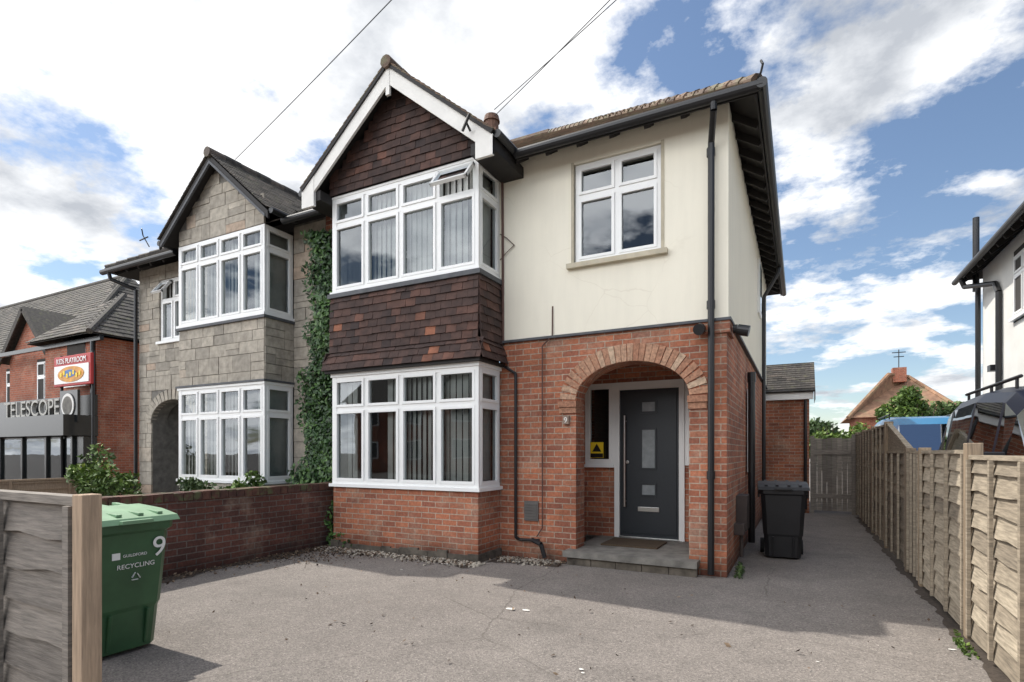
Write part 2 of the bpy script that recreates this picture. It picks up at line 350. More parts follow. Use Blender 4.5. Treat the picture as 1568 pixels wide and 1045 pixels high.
for (a,b,z0,z1) in ((9.0,9.9,1.1,2.35),(11.2,11.8,4.0,5.0)):
    F.box(XR+.02,XR+.06,a,b,z0,z1); G.box(XR+.03,XR+.067,a+.08,b-.08,z0+.08,z1-.08)
# bay
BX0,BX1,BY=-6.11,-3.62,6.0
Bk.box(BX0,BX1,BY,FY,.08,.90)
for i in range(16):
    xa=BX0-.02+i*(BX1-BX0+.04)/16; Pl.box(xa,xa+(BX1-BX0+.04)/16,BY-.02-U(0,.02),FY,0,.075+U(0,.05))
for i in range(5): Pl.box(BX1,BX1+.02+U(0,.015),BY+i*.115,BY+(i+1)*.115-.001,0,.07+U(0,.04))
F.box(BX0-.045,BX1+.045,BY-.05,FY,.90,.945)
c5=[0,.25,.5,.75,1]
for (z0,z1,zt,ot) in ((.945,2.50,2.03,None),(3.75,5.12,4.73,3)):
    window(F,G,C,D,(BX0,BY,0),(1,0,0),(0,-1,0),BX1-BX0,z0,z1,c5,zt,.95,ot)
    window(F,G,C,D,(BX1,BY,0),(0,1,0),(1,0,0),.55,z0,z1,[0,1],zt,1)
    window(F,G,C,D,(BX0,BY+.55,0),(0,-1,0),(-1,0,0),.55,z0,z1,[0,1],zt,1)
    F.box(BX1-.07,BX1+.012,BY-.012,BY+.07,z0,z1); F.box(BX0-.012,BX0+.07,BY-.012,BY+.07,z0,z1)
F.box(BX0-.03,BX1+.03,BY-.03,FY,2.50,2.56)
F.box(BX0-.035,BX1+.035,BY-.04,FY,3.715,3.75)
F.box(BX0-.02,BX1+.02,BY-.02,FY,5.12,5.15)
Ld.box(BX0-.06,BX1+.06,BY-.065,FY,3.655,3.715)
Tm.box(BX0+.01,BX1-.01,BY+.01,FY,2.56,3.68)
Tm.box(BX0-.08,BX1+.08,BY-.1,FY,2.55,2.59)
fl=.11
def apron(x0,x1):
    for (za,zb,oa,ob) in ((2.58,2.85,fl,.03),(2.85,3.66,.03,.012)):
        s=V((0,(oa-ob),zb-za)); S=s.length; n=V((0,-(zb-za),(oa-ob))).normalized()
        tiles(Ti,(x0-oa,BY-oa,za),(1,0,0),s,n,x1-x0+2*oa,S,.165,.105,None,.014,.020,.009)
        s=V((-(oa-ob),0,zb-za)); n=V(((zb-za),0,(oa-ob))).normalized()
        tiles(Ti,(x1+oa,BY-oa,za),(0,1,0),s,n,.57+oa,S,.165,.105,None,.014,.020,.009)
        s=V(((oa-ob),0,zb-za)); n=V((-(zb-za),0,(oa-ob))).normalized()
        tiles(Ti,(x0-oa,FY,za),(0,-1,0),s,n,.57+oa,S,.165,.105,None,.014,.020,.009)
apron(BX0,BX1)
# gable
GC,GA,GS=-4.85,6.56,.83
hw=1.60; GY=5.72
Tm.poly([(BX0,BY,5.15),(BX1,BY,5.15),(BX1,BY,GA-GS*1.245-.1),(GC,BY,GA-.1),(BX0,BY,GA-GS*1.26-.1)])
tiles(Ti,(BX0-.03,BY-.02,5.16),(1,0,0),(0,.0,1),(0,-1,0),BX1-BX0+.06,1.32,.165,.105,lambda a,b: 5.16+b<GA-.13-GS*abs(BX0-.03+a-GC),.014,.020,.009)
for sg in (-1,1):
    ex=GC+sg*hw; ez=GA-GS*hw
    yb=6.15+(GA-5.22)/.65
    ye=6.15+max(0,(ez-5.22)/.65)
    for off in (-.02,-.05):
        Tm.poly([(GC,GY+.01,GA+off),(GC,yb,GA+off),(ex,ye,ez+off),(ex,GY+.01,ez+off)])
Ro=MB()
def rooflet(Rt,GC,GA,GS,hw,GY,slope=.65):
    for sg in (-1,1):
        ex=GC+sg*hw; ez=GA-GS*hw; sv=V((-sg*hw,0,GS*hw)); S=sv.length
        n=V((sg*GS,0,1)).normalized(); yb=6.15+(GA-5.22)/slope
        O=V((ex,GY-.03,ez)); 
        tiles(Rt,O,(0,1,0),sv,n,yb-GY+.1,S,.165,.1,lambda a,b: GY-.03+a<6.15+(ez+b*GS/math.hypot(1,GS)-5.22)/slope+.12)
    for i in range(int((yb-GY)/.3)+1):
        y=GY-.05+i*.3; Rt.tube((GC,y,GA+.0),(GC,y+.295,GA+.0),.085+.006*(i%2),10,U(.4,1))
rooflet(Ro,GC,GA,GS,hw,GY)
def barge(mb,GC,GA,GS,hw,GY,d,kick=True,th=.035):
    for sg in (-1,1):
        p=[]
        for (x,z) in ((0,GA-.035),(hw,GA-GS*hw-.035)):
            p.append((GC+sg*x,z))
        (xa,za),(xb,zb)=p
        mb.hexa([(xa,GY,za-d),(xb,GY,zb-d),(xb,GY+th,zb-d),(xa,GY+th,za-d),(xa,GY,za),(xb,GY,zb),(xb,GY+th,zb),(xa,GY+th,za)])
        if kick: mb.hexa([(xb-sg*.24,GY-.006,zb-d-.01),(xb,GY-.006,zb-d-.01),(xb,GY+th,zb-d-.01),(xb-sg*.24,GY+th,zb-d-.01),(xb-sg*.24,GY-.006,zb+.24*GS-.01),(xb,GY-.006,zb-.01),(xb,GY+th,zb-.01),(xb-sg*.24,GY+th,zb+.24*GS-.01)])
barge(Wp,GC,GA,GS,hw,GY,.235)
for sg in (-1,1):
    xb=GC+sg*hw; zb=GA-GS*hw
    Tm.box(min(xb,xb-sg*.33),max(xb,xb-sg*.33),GY+.036,FY,zb-.20,zb-.06)
Tm.beam((GC-hw,GY-.01,GA-GS*hw-.015),(GC,GY-.01,GA-.015),.03,.05); Tm.beam((GC+hw,GY-.01,GA-GS*hw-.015),(GC,GY-.01,GA-.015),.03,.05)
Wp.box(GC-.03,GC+.03,GY-.006,GY+.03,GA-.42,GA-.06)
for sg in (-1,1): Bl.tube((GC+sg*(hw+.05),GY+.02,GA-GS*hw-.03),(GC+sg*(hw+.05),6.35,GA-GS*hw-.03),.05)
def hiproof(x_party,x_eave,Rt,und,sgn,ys=6.15,ye=14.6,ez=5.22,sl=.65):
    ym=(ys+ye)/2; hz=(ye-ys)/2*sl; xr=x_eave-sgn*(ye-ys)/2; rz=ez+hz
    for off in (-.02,-.055):
        und.poly([(x_party,ys,ez+off),(x_eave,ys,ez+off),(xr,ym,rz+off),(x_party,ym,rz+off)])
        und.poly([(x_party,ye,ez+off),(x_eave,ye,ez+off),(xr,ym,rz+off),(x_party,ym,rz+off)])
        und.poly([(x_eave,ys,ez+off),(x_eave,ye,ez+off),(xr,ym,rz+off)])
    L=math.hypot(1,sl); S=(ye-ys)/2*L; W=abs(x_eave-x_party); x0=min(x_party,x_eave)
    def cf(a,b):
        x=x0+a; d=b/L
        return (x_eave-x)*sgn>d
    tiles(Rt,(x0,ys-.03,ez),(1,0,0),(0,1,sl),(0,-sl,1),W,S,.165,.1,cf)
    tiles(Rt,(x_eave+sgn*.03,ys,ez),(0,1,0),(-sgn,0,sl),(sgn*sl,0,1),ye-ys,S,.165,.1,lambda a,b: a>b/L and (ye-ys-a)>b/L)
    p0=V((x_eave,ys,ez+.02)); p1=V((xr,ym,rz+.02)); n=30
    for i in range(n): 
        a=p0.lerp(p1,i/n); b=p0.lerp(p1,(i+1.1)/n); Rt.tube(a,b,.085,8,U(.2,.8),.07)
    p0=V((x_eave,ye,ez+.02))
    for i in range(n):
        a=p0.lerp(p1,i/n); b=p0.lerp(p1,(i+1.1)/n); Rt.tube(a,b,.085,8,U(.2,.8),.07)
    Rt.tube(p1,(x_party,ym,rz+.03),.1,8,.5)
hiproof(PX,-.40,Ro,Tm,1,6.25,14.6,5.22)
Ro.done('roof_tiles',M['roof'],H)
Bl.path([(-.40,6.25,5.25),(-.36,6.2,5.30),(-.34,6.17,5.36),(-.36,6.2,5.42)],.012,6)
x=-3.2
while x<-.75:
    Tm.beam((x,6.27,5.15),(x,6.62,5.38),.055,.12); x+=.41
y=6.9
while y<14.3:
    Tm.beam((-.42,y,5.14),(-.80,y,5.385),.05,.10,(0,0,1)); y+=.41
Bl.tube((-3.2,6.20,5.17),(-.34,6.20,5.17),.055,12); Bl.tube((-.35,6.15,5.17),(-.35,14.65,5.17),.055,12)
Tm.box(-3.2,-.42,6.25,6.27,5.12,5.2); Tm.box(-.42,-.40,6.25,14.6,5.12,5.2)
Bl.path([(-.82,6.20,5.13),(-.82,6.21,5.05),(-.88,6.47,4.85),(-.885,6.48,.04)],.036)
for z in (4.7,3.0,1.1): Bl.tube((-.885,6.48,z),(-.885,6.48,z+.09),.046)
Bl.path([(-.38,12.3,5.15),(-.40,12.3,5.0),(-.66,12.3,4.55),(-.66,12.3,.05)],.036)
Bl.path([(-.65,9.0,2.6),(-.65,9.0,.05)],.05); Bl.tube((-.65,9.0,2.45),(-.65,9.0,2.6),.06)
Bl.path([(-3.52,6.53,2.55),(-3.36,6.53,2.45),(-3.36,6.53,.27),(-3.28,6.5,.25),(-3.0,6.5,.26)],.02)
Br=MB(); Br.path([(-2.83,6.54,3.28),(-2.83,6.53,2.9),(-2.97,6.53,2.78),(-2.97,6.53,.42),(-3.05,6.53,.3)],.009,6)
Br.path([(-3.56,6.53,5.1),(-3.55,6.53,2.9)],.018,6); Br.path([(-3.60,6.54,4.35),(-3.5,6.52,4.28),(-3.38,6.53,4.16)],.006,5); Br.path([(-3.60,6.54,4.0),(-3.5,6.52,4.07),(-3.38,6.53,4.16)],.006,5); Br.done('cables',M['brown'],H)
Bl.path([(-3.1,6.5,.26),(-2.95,6.45,.22),(-2.9,6.45,.05)],.03)
for (cx,cy,dx,dy) in ((-1.0,FY-.03,0,-1),(XR+.05,6.72,1,0)):
    Bl.tube((cx,cy,2.80),(cx+dx*.05,cy+dy*.05,2.80),.05,14); Bl.tube((cx+dx*.05,cy+dy*.05,2.79),(cx+dx*.17,cy+dy*.17,2.76),.062,16)
vt=MB(); vt.box(-3.24,-3.04,FY-.025,FY,.50,.76)
for i in range(6): vt.box(-3.225,-3.055,FY-.034,FY-.024,.525+i*.037,.545+i*.037)
vt.done('wall_vent',plain('vent_grey',(.14,.13,.12),.7),H)
mt=MB(); mt.box(XR,XR+.13,7.55,7.95,.40,.85); mt.tube((XR+.08,7.4,.1),(XR+.08,7.4,.45),.025); mt.box(XR,XR+.12,7.3,7.42,.38,.52); mt.done('meter_box',plain('meter_brown',(.06,.045,.04),.7),H,bevel=.01)
# ---- porch
PY=7.83; X0,X1=-2.85,-1.09
Bk.box(X0-.1,X0,FY+.3,PY,0,2.85); Bk.box(X1,XR-.3,FY+.3,PY,0,2.85)
Bk.box(X0,-2.40,PY,PY+.2,.17,1.22); Bk.box(-1.41,X1,PY,PY+.2,.17,1.22); Bk.box(X0,X1,PY,PY+.2,2.41,2.85)
Wp.box(X0,X1,FY+.3,PY,2.78,2.85)
Cn.box(-2.62,-1.02,6.38,PY,.10,.175); 
for i in range(5): Pl.box(-2.58+i*.312,-2.58+i*.312+.304,6.42+U(0,.01),6.5,0,.098)
Cn.box(-2.6,-1.05,6.46,PY,0,.096)
mm=MB(); mm.box(-2.34,-1.6,7.0,7.6,.176,.195); mm.done('door_mat',M['mat'],H)
window(F,G,None,D,(X0,PY-.01,0),(1,0,0),(0,-1,0),.45,1.22,2.41,[0,1],None,0,None,.4)
window(F,G,None,D,(-1.405,PY-.01,0),(1,0,0),(0,-1,0),.31,1.22,2.41,[0,1],None,0,None,.4)
F.box(X0-.0,-2.40,PY-.08,PY,1.18,1.22)
F.box(-2.40,-2.325,PY-.03,PY+.08,.175,2.41); F.box(-1.485,-1.41,PY-.03,PY+.08,.175,2.41); F.box(-2.325,-1.485,PY-.03,PY+.08,2.30,2.41)
Dr=MB(); Dr.box(-2.325,-1.485,PY+.0,PY+.05,.195,2.30)
dcx=-1.905
Dr.box(-2.29,-1.52,PY-.012,PY+.0,.24,2.265,.5)
Dr.done('door',M['door'],H,bevel=.004)
Gz=MB(); Fz=MB()
for (z0,z1) in ((1.98,2.11),(1.18,1.72),(.80,.94)):
    Gz.box(dcx-.09,dcx+.09,PY-.020,PY-.013,z0,z1)
    for (a,b,c_,d_) in ((-.115,-.09,z0-.025,z1+.025),(.09,.115,z0-.025,z1+.025),(-.09,.09,z0-.025,z0),(-.09,.09,z1,z1+.025)): Fz.box(dcx+a,dcx+b,PY-.03,PY-.013,c_,d_)
Gz.done('door_glazing',M['frost'],H); Fz.done('door_glazing_trim',M['door'],H)
Sl=MB(); Sl.tube((-2.235,PY-.075,.62),(-2.235,PY-.075,1.93),.016,10)
for z in (.7,1.85): Sl.tube((-2.235,PY-.075,z),(-2.235,PY-.01,z),.01,8)
Sl.box(dcx-.15,dcx+.15,PY-.028,PY-.012,.56,.625); Sl.tube((-2.21,PY-.03,1.26),(-2.21,PY-.012,1.26),.025,12); Sl.box(-2.325,-1.485,PY-.05,PY,.176,.194)
Sl.done('door_furniture',M['steel'],H,bevel=.003)
sy=MB(); sy.box(-2.76,-2.56,PY-.045,PY-.038,1.32,1.55); sy.done('warning_sign',M['signyel'],H)
sz=MB(); sz.box(-2.755,-2.565,PY-.049,PY-.0455,1.325,1.385); sz.poly([(-2.73,PY-.0475,1.41),(-2.59,PY-.0475,1.41),(-2.66,PY-.0475,1.53)]); sz.done('warning_symbol',M['black'],H)
np_=MB(); np_.box(-2.68,-2.60,FY-.055,FY-.0,1.76,1.86); np_.done('number_plaque',plain('plaque_stone',(.3,.22,.17),.8),H)
text('9',(-2.64,FY-.058,1.775),(math.radians(90),0,0),.10,M['whitep'],H,.002)
ch=MB(); ch.box(-6.2,-5.6,9.95,10.55,6.9,8.0); ch.done('chimney_stack',M['brick'],H)
cp=MB(); cp.box(-6.25,-5.55,9.9,10.6,8.0,8.1)
cp.tube((-5.85,10.25,8.1),(-5.85,10.25,8.5),.17,14,.5,.14); cp.tube((-5.85,10.25,8.45),(-5.85,10.25,8.58),.18,14,.5,.15)
cp.done('chimney_pot',M['terra'],H)
Bl.path([(-3.55,5.70,5.30),(-3.55,5.6,5.36)],.015,6); Bl.path([(-3.6,5.6,5.26),(-3.5,5.6,5.44)],.018,6)
# rear extension
Bk.box(XR,.18,14.4,18,0,2.62); Bk.box(XR-.3,XR,14.2,18,0,2.6)
F.box(XR,.26,14.26,14.4,2.62,2.78)
ex=MB(); tiles(ex,(-1.0,14.2,2.78),(1,0,0),(0,1,.62),(0,-.62,1),1.3,1.6,.2,.12); ex.poly([(-1,14.2,2.77),(.3,14.2,2.77),(.3,15.6,3.64),(-1,15.6,3.64)]); ex.poly([(.3,14.2,2.6),(.3,15.6,2.6),(.3,15.6,3.64),(.3,14.2,2.77)])
ex.done('extension_roof',M['roofdark'],H)
Bl.tube((.1,14.32,2.6),(.1,14.32,.1),.035)
Bk.box(PX,BX0,FY,FY+.3,0,5.3)
Bk.box(PX,XR,14.0,14.2,0,5.2)
for mb,nm,m in ((Bk,'brick_walls','brick'),(Cr,'rendered_walls','cream'),(F,'window_frames','white'),(G,'window_glass','glass'),(C,'window_blinds','curtain'),(D,'dark_backing','interior'),(Bl,'gutters_and_pipes','black'),(Ld,'lead_flashing','lead'),(Ti,'hung_tiles','hung'),(Wp,'barge_boards','whitep'),(Tm,'eaves_timber','timber'),(Cn,'porch_step','conc'),(Pl,'plinth','plinth')):
    mb.done(nm,M[m],H)

# ------------------------------------------------------------ STONE HOUSE
S_=root('stone_house'); St=MB(); F=MB(); G=MB(); C=MB(); D=MB(); Bl=MB(); Ld=MB(); Tm=MB(); Ro=MB(); Bs=MB()
SX0,SX1=-9.85,-7.61; XL=-12.15
Bs.box(SX0+.02,SX1-.02,BY+.02,FY,0,.88); Bs.box(SX0+.02,SX1-.02,BY+.02,FY,2.57,3.6)
Bs.box(SX1,PX,FY+.02,FY+.3,0,5.25); Bs.box(SX0-.3,SX1,FY+.02,FY+.3,3.5,3.6)
def sfront(x0,x1,z0,z1,y=FY): stones(St,(x0,y,z0),(1,0,0),(0,-1,0),x1-x0,z1-z0)
sfront(SX0,SX1,0,.88,BY); stones(St,(SX1,BY,0),(0,1,0),(1,0,0),.57,.88); stones(St,(SX1,BY,2.57),(0,1,0),(1,0,0),.57,1.0)
sfront(SX0,SX1,2.57,3.57,BY)
sfront(SX1+.02,PX,0,5.2)
wx0,wx1=-11.45,-10.60; wz0,wz1=3.62,4.86
sfront(XL,SX0,2.65,wz0); sfront(XL,wx0,wz0,5.15); sfront(wx1,SX0,wz0,5.15); sfront(wx0,wx1,wz1,5.15); sfront(XL,-11.72,0,2.65)
Bs.box(XL,SX0,FY+.02,FY+.3,2.67,wz0); Bs.box(XL,wx0,FY+.02,FY+.3,wz0,5.15); Bs.box(wx1,SX0,FY+.02,FY+.3,wz0,5.15); Bs.box(XL,-11.72,FY+.02,FY+.3,0,2.65)
Bs.box(-10.30,SX0,FY+.02,FY+.3,0,2.65); sfront(-10.30,SX0,0,2.65)
a2,r2=-11.01,.71
for i in range(20):
    th0=math.pi*i/20; th1=math.pi*(i+1)/20
    q=[(a2-r2*math.cos(t),2.0+.45*math.sin(t)) for t in (th0,th1)]
    Bs.poly([(q[0][0],FY,q[0][1]),(q[1][0],FY,q[1][1]),(q[1][0],FY,2.68),(q[0][0],FY,2.68)]); Bs.poly([(q[0][0],FY,q[0][1]),(q[1][0],FY,q[1][1]),(q[1][0],FY+.3,q[1][1]),(q[0][0],FY+.3,q[0][1])])
    th=(th0+th1)/2; nr=V((-math.cos(th),0,math.sin(th))); tg=V((nr.z,0,-nr.x)); St.obox(V((a2-r2*math.cos(th),FY+.03,2.0+.45*math.sin(th)))+nr*.1,tg*.045,(0,.055,0),nr*.1,U(.3,1))
Bs.box(-11.72,-10.30,7.8,7.9,0,2.7); Bs.box(-11.8,-11.72,FY+.3,7.8,0,2.7); Bs.box(-10.30,-10.2,FY+.3,7.8,0,2.7)
Bs.box(XL,XL+.3,FY+.3,14.2,0,5.2); stones(St,(XL,14,0),(0,-1,0),(-1,0,0),7.4,5.2)
F.box(-11.3,-10.45,7.74,7.8,.15,2.2)
window(F,G,C,D,(wx0,FY+.03,0),(1,0,0),(0,-1,0),wx1-wx0,wz0,wz1,[0,.5,1],4.45,.5,0,.4)
F.box(wx0-.04,wx1+.04,FY-.06,FY,wz0-.05,wz0)
c4=[0,.25,.5,.75,1]
for (z0,z1,zt) in ((.93,2.50,2.03),(3.65,5.06,4.70)):
    window(F,G,C,D,(SX0,BY,0),(1,0,0),(0,-1,0),SX1-SX0,z0,z1,c4,zt,1)
    window(F,G,C,D,(SX1,BY,0),(0,1,0),(1,0,0),.55,z0,z1,[0,1],zt,1)
    F.box(SX1-.07,SX1+.012,BY-.012,BY+.07,z0,z1); F.box(SX0-.012,SX0+.07,BY-.012,BY+.07,z0,z1)
    F.box(SX0-.04,SX1+.04,BY-.045,FY,z0-.045,z0)
F.box(SX0-.03,SX1+.03,BY-.03,FY,2.50,2.54)
Ld.box(SX0-.05,SX1+.05,BY-.05,FY,3.56,3.604); Ld.box(SX0-.05,SX1+.05,BY-.05,FY,2.542,2.575)
C2,A2,S2,h2,Y2=-8.71,6.38,.85,1.42,5.80
Bs.poly([(SX0,BY,5.06),(SX1,BY,5.06),(SX1,BY,A2-S2*1.12-.05),(C2,BY,A2-.05),(SX0,BY,A2-S2*1.12-.05)])
stones(St,(SX0,BY,5.07),(1,0,0),(0,-1,0),SX1-SX0,1.25,lambda a,b:5.07+b<A2-.10-S2*abs(SX0+a-C2))
for sg in (-1,1):
    exx=C2+sg*h2; ez=A2-S2*h2; yb=6.15+(A2-5.22)/.65
    for off in (-.02,-.05): Tm.poly([(C2,Y2+.01,A2+off),(C2,yb,A2+off),(exx,6.15,ez+off),(exx,Y2+.01,ez+off)])
    Bl.tube((exx+sg*.05,Y2+.02,ez-.03),(exx+sg*.05,6.3,ez-.03),.05)
rooflet(Ro,C2,A2,S2,h2,Y2)
barge(Tm,C2,A2,S2,h2,Y2,.12,False)
gr=MB(); barge(gr,C2,A2-.09,S2,h2-.06,Y2-.01,.05,False); gr.done('barge_trim',M['lead'],S_)
hiproof(PX,XL-.4,Ro,Tm,-1,ez=5.12)
x=-12.3
while x<SX0-.4: Tm.beam((x,6.17,5.03),(x,6.62,5.32),.05,.09); x+=.41
Bl.tube((XL-.45,6.09,5.06),(C2-h2,6.09,5.06),.055,12); Bl.tube((C2+h2,6.09,5.08),(GC-hw,6.09,5.08),.055,12)
Bl.path([(XL-.2,6.09,5.02),(XL-.2,6.12,4.9),(XL+.02,6.48,4.75),(XL+.02,6.48,.0)],.036)
Bl.path([(-10.25,5.7,5.05),(-10.35,5.65,5.25),(-10.30,5.6,5.35)],.01,5); Bl.path([(-10.45,5.65,5.18),(-10.2,5.65,5.2)],.012,5)
for mb,nm,m in ((St,'stone_cladding','stone'),(F,'window_frames','white'),(G,'window_glass','glass'),(C,'window_blinds','curtain'),(D,'dark_backing','interior'),(Bl,'gutters_and_pipes','black'),(Ld,'lead_flashing','lead'),(Tm,'eaves_timber','timber'),(Ro,'roof_tiles','roofdark'),(Bs,'wall_core','conc')):
    mb.done(nm,M[m],S_)

# ------------------------------------------------------------ PUB / SHOP BUILDING LEFT
P_=root('brick_shop_building'); b=MB(); rf=MB(); un=MB(); F=MB(); G=MB(); D=MB(); C=MB(); sh=MB()
b.box(-21,-18,8.56,16,0,4.75); b.box(-40,-21,9.5,15.6,0,4.9)
def hip4(x0,x1,y0,y1,ez,rz,ov=.35,along='y'):
    x0-=ov;x1+=ov;y0-=ov;y1+=ov
    if along=='y':
        hwid=(x1-x0)/2; xm=(x0+x1)/2; A=(xm,y0+hwid,rz); B=(xm,y1-hwid,rz)
        polys=[[(x0,y0,ez),(x1,y0,ez),A],[(x1,y0,ez),(x1,y1,ez),B,A],[(x1,y1,ez),(x0,y1,ez),B],[(x0,y1,ez),(x0,y0,ez),A,B]]
    else:
        hwid=(y1-y0)/2; ym=(y0+y1)/2; A=(x0+hwid,ym,rz); B=(x1-hwid,ym,rz)
        polys=[[(x0,y0,ez),(x1,y0,ez),B,A],[(x1,y0,ez),(x1,y1,ez),B],[(x1,y1,ez),(x0,y1,ez),A,B],[(x0,y1,ez),(x0,y0,ez),A]]
    for p in polys: un.poly(p)
    return A,B,hwid,(x0,x1,y0,y1)
def slopetiles(O,u,up,W,runh,rise,clipf):
    L=math.hypot(runh,rise); s=V(up)*runh+V((0,0,rise)); n=V(u).cross(s).normalized()
    if n.z<0: n=-n
    tiles(rf,O,u,s,n,W,L,.3,.2,lambda a,bb:clipf(a,bb/L*runh),.02,.02,.01)
A,B,hwid,q=hip4(-21,-18,8.56,16,4.75,6.5)
slopetiles((q[1],q[2],4.77),(0,1,0),(-1,0,0),q[3]-q[2],hwid,1.75,lambda a,h:a>h)
slopetiles((q[0],q[2],4.77),(1,0,0),(0,1,0),q[1]-q[0],hwid,1.75,lambda a,h:a>h and (q[1]-q[0]-a)>h)
A2_,B2_,hw2,q2=hip4(-40,-21,9.5,15.6,4.9,8.5,.35,'x')
slopetiles((q2[0],q2[2],4.92),(1,0,0),(0,1,0),q2[1]-q2[0],hw2,3.6,lambda a,h:(q2[1]-q2[0]-a)>h)
slopetiles((q2[1],q2[2],4.92),(0,1,0),(-1,0,0),q2[3]-q2[2],hw2,3.6,lambda a,h:a>h and q2[3]-q2[2]-a>h)
rf.tube((q[1],q[2],4.8),A,.09,8,.4); rf.tube((q2[1],q2[2],4.95),B2_,.1,8,.4); rf.tube(A2_,B2_,.12,8,.4)
b.poly([(-24.6,9.0,4.6),(-21.6,9.0,4.6),(-23.1,9.0,6.1)]); b.box(-24.6,-21.6,9.0,9.5,0,4.6)
un.poly([(-24.9,8.8,4.5),(-23.1,8.8,6.3),(-23.1,12,6.3),(-24.9,9.6,4.5)]); un.poly([(-21.3,8.8,4.5),(-23.1,8.8,6.3),(-23.1,12,6.3),(-21.3,9.6,4.5)])
un.beam((-24.9,8.78,4.42),(-23.1,8.78,6.22),.05,.18); un.beam((-21.3,8.78,4.42),(-23.1,8.78,6.22),.05,.18)
window(F,G,C,D,(-19.6,8.55,0),(1,0,0),(0,-1,0),1.0,3.55,4.55,[0,.5,1],None,.5,None,-.02)
window(F,G,C,D,(-22.6,8.99,0),(1,0,0),(0,-1,0),1.1,2.9,4.4,[0,.5,1],3.9,.5,None,-.0)
window(F,G,C,D,(-26.2,9.49,0),(1,0,0),(0,-1,0),1.1,2.9,4.4,[0,.5,1],3.9,.5,None,-.0)
for zz in (3.35,4.62): F.box(-19.75,-18.45,8.5,8.56,zz,zz+.09)
sh.box(-30,-17.95,8.2,8.55,0,1.85); sh.box(-30,-17.9,7.7,8.55,1.87,2.45); 
sh.box(-30,-17.9,8.38,8.54,2.46,3.05,.5)
G.poly([(-29,8.19,.5),(-18.3,8.19,.5),(-18.3,8.19,1.8),(-29,8.19,1.8)])
for i in range(8): sh.box(-29+i*1.5,-28.9+i*1.5,8.13,8.2,0,1.85)
sh.path([(-18.1,8.5,4.6),(-18.1,8.5,0)],.06); sh.box(-30,-17.6,8.45,8.55,4.6,4.72)
text('TELESCOPE',(-19.4,8.3,2.52),(math.radians(90),0,0),.70,plain('sign_letters',(.50,.48,.43),.5),P_,.05,'shop_lettering','RIGHT')
for mb,nm,m in ((b,'brick_walls','brick_far'),(rf,'roof_tiles','roofdark'),(un,'roof_deck','roofdark'),(F,'window_frames','white'),(G,'window_glass','glass'),(D,'dark_backing','interior'),(C,'curtains','curtain'),(sh,'shopfront','shop')): mb.done(nm,M[m],P_)
K_=root('hanging_sign',(.28,0,0)); m1=MB(); m1.box(-19.45,-17.45,8.02,8.10,3.28,4.14); m1.done('board',M['signred'],K_,bevel=.02)
m2=MB(); m2.box(-19.38,-17.52,8.0,8.019,3.35,3.86); m2.done('panel',M['white'],K_)
art=plain('sign_art_orange',(.80,.35,.04),.5,.5,4); m3=MB(); m3.tube((-18.45,7.998,3.6),(-18.45,7.985,3.6),.22,28); o=m3.done('artwork',art,K_)
for vtx in o.data.vertices: vtx.co.x=-18.45+(vtx.co.x+18.45)*3.2
m3=MB(); m3.tube((-18.6,7.984,3.62),(-18.6,7.98,3.62),.11,20); o=m3.done('artwork_centre',plain('sign_art_blue',(.05,.2,.55),.5,.5,4),K_)
for vtx in o.data.vertices: vtx.co.x=-18.5+(vtx.co.x+18.6)*3.2
m3=MB()
for i in range(7): m3.obox((-18.95+i*.17,7.975,3.60+.05*math.sin(i*2.1)),(.05,0,0),(0,.003,0),(0,0,.06),.5)
m3.done('artwork_letters',M['signyel'],K_)
m4=MB(); m4.tube((-19.3,8.15,4.2),(-19.3,8.15,.1),.04); m4.tube((-17.6,8.15,4.2),(-17.6,8.15,.1),.04); m4.done('sign_posts',M['black'],K_)
text('KIDS PLAYROOM',(-18.45,8.0,3.92),(math.radians(90),0,0),.21,M['white'],K_,.005)
K2=root('pub_sign'); m=MB(); m.box(-18.78,-17.82,8.0,8.07,2.25,3.15); m.done('board',M['shop'],K2); m=MB(); m.tube((-18.3,7.99,2.72),(-18.3,7.97,2.72),.34,24); m.done('emblem',M['whitep'],K2); m=MB(); m.tube((-18.3,7.968,2.72),(-18.3,7.96,2.72),.26,20); m.done('emblem_centre',M['conc'],K2)

# ------------------------------------------------------------ WHITE HOUSE RIGHT
W_=root('white_house'); w=MB(); w.box(3.45,9.5,6.2,15.1,0,5.3); w.done('roughcast_walls',M['rough'],W_)
Ro=MB(); Tm=MB()
def hz(x0,x1,y0,y1,ez,sl):
    hwid=(x1-x0)/2; xm=(x0+x1)/2; rz=ez+hwid*sl; A=(xm,y0+hwid,rz); B=(xm,max(y0+hwid,y1-hwid),rz)
    for off,mb in ((0,Ro),(-.04,Tm)):
        for p in ([(x0,y0,ez),(x1,y0,ez),A],[(x1,y0,ez),(x1,y1,ez),B,A],[(x1,y1,ez),(x0,y1,ez),B],[(x0,y1,ez),(x0,y0,ez),A,B]): mb.poly([(a,b_,c_+off) for a,b_,c_ in p])
    L=math.hypot(1,sl); 
    tiles(Ro,(x0-.03,y0,ez+.01),(0,1,0),(1,0,sl),(-sl,0,1),y1-y0,hwid*L,.165,.1,lambda a,bb:a>bb/L and (y1-y0-a)>bb/L)
hz(3.1,9.9,5.8,15.4,5.22,.7)
y=6.3
while y<15.4: Tm.beam((3.13,y,5.14),(3.5,y,5.40),.05,.1); y+=.41
Bl=MB(); Bl.tube((3.04,5.8,5.17),(3.04,15.45,5.17),.058,12)
Bl.path([(3.06,15.0,5.12),(3.12,15.0,4.95),(3.39,14.0,4.72),(3.39,13.8,4.5),(3.39,13.8,.05)],.05); Bl.tube((3.38,15.3,4.9),(3.38,15.3,6.5),.06,12); Bl.path([(3.38,15.15,0),(3.38,15.15,5.0)],.05)
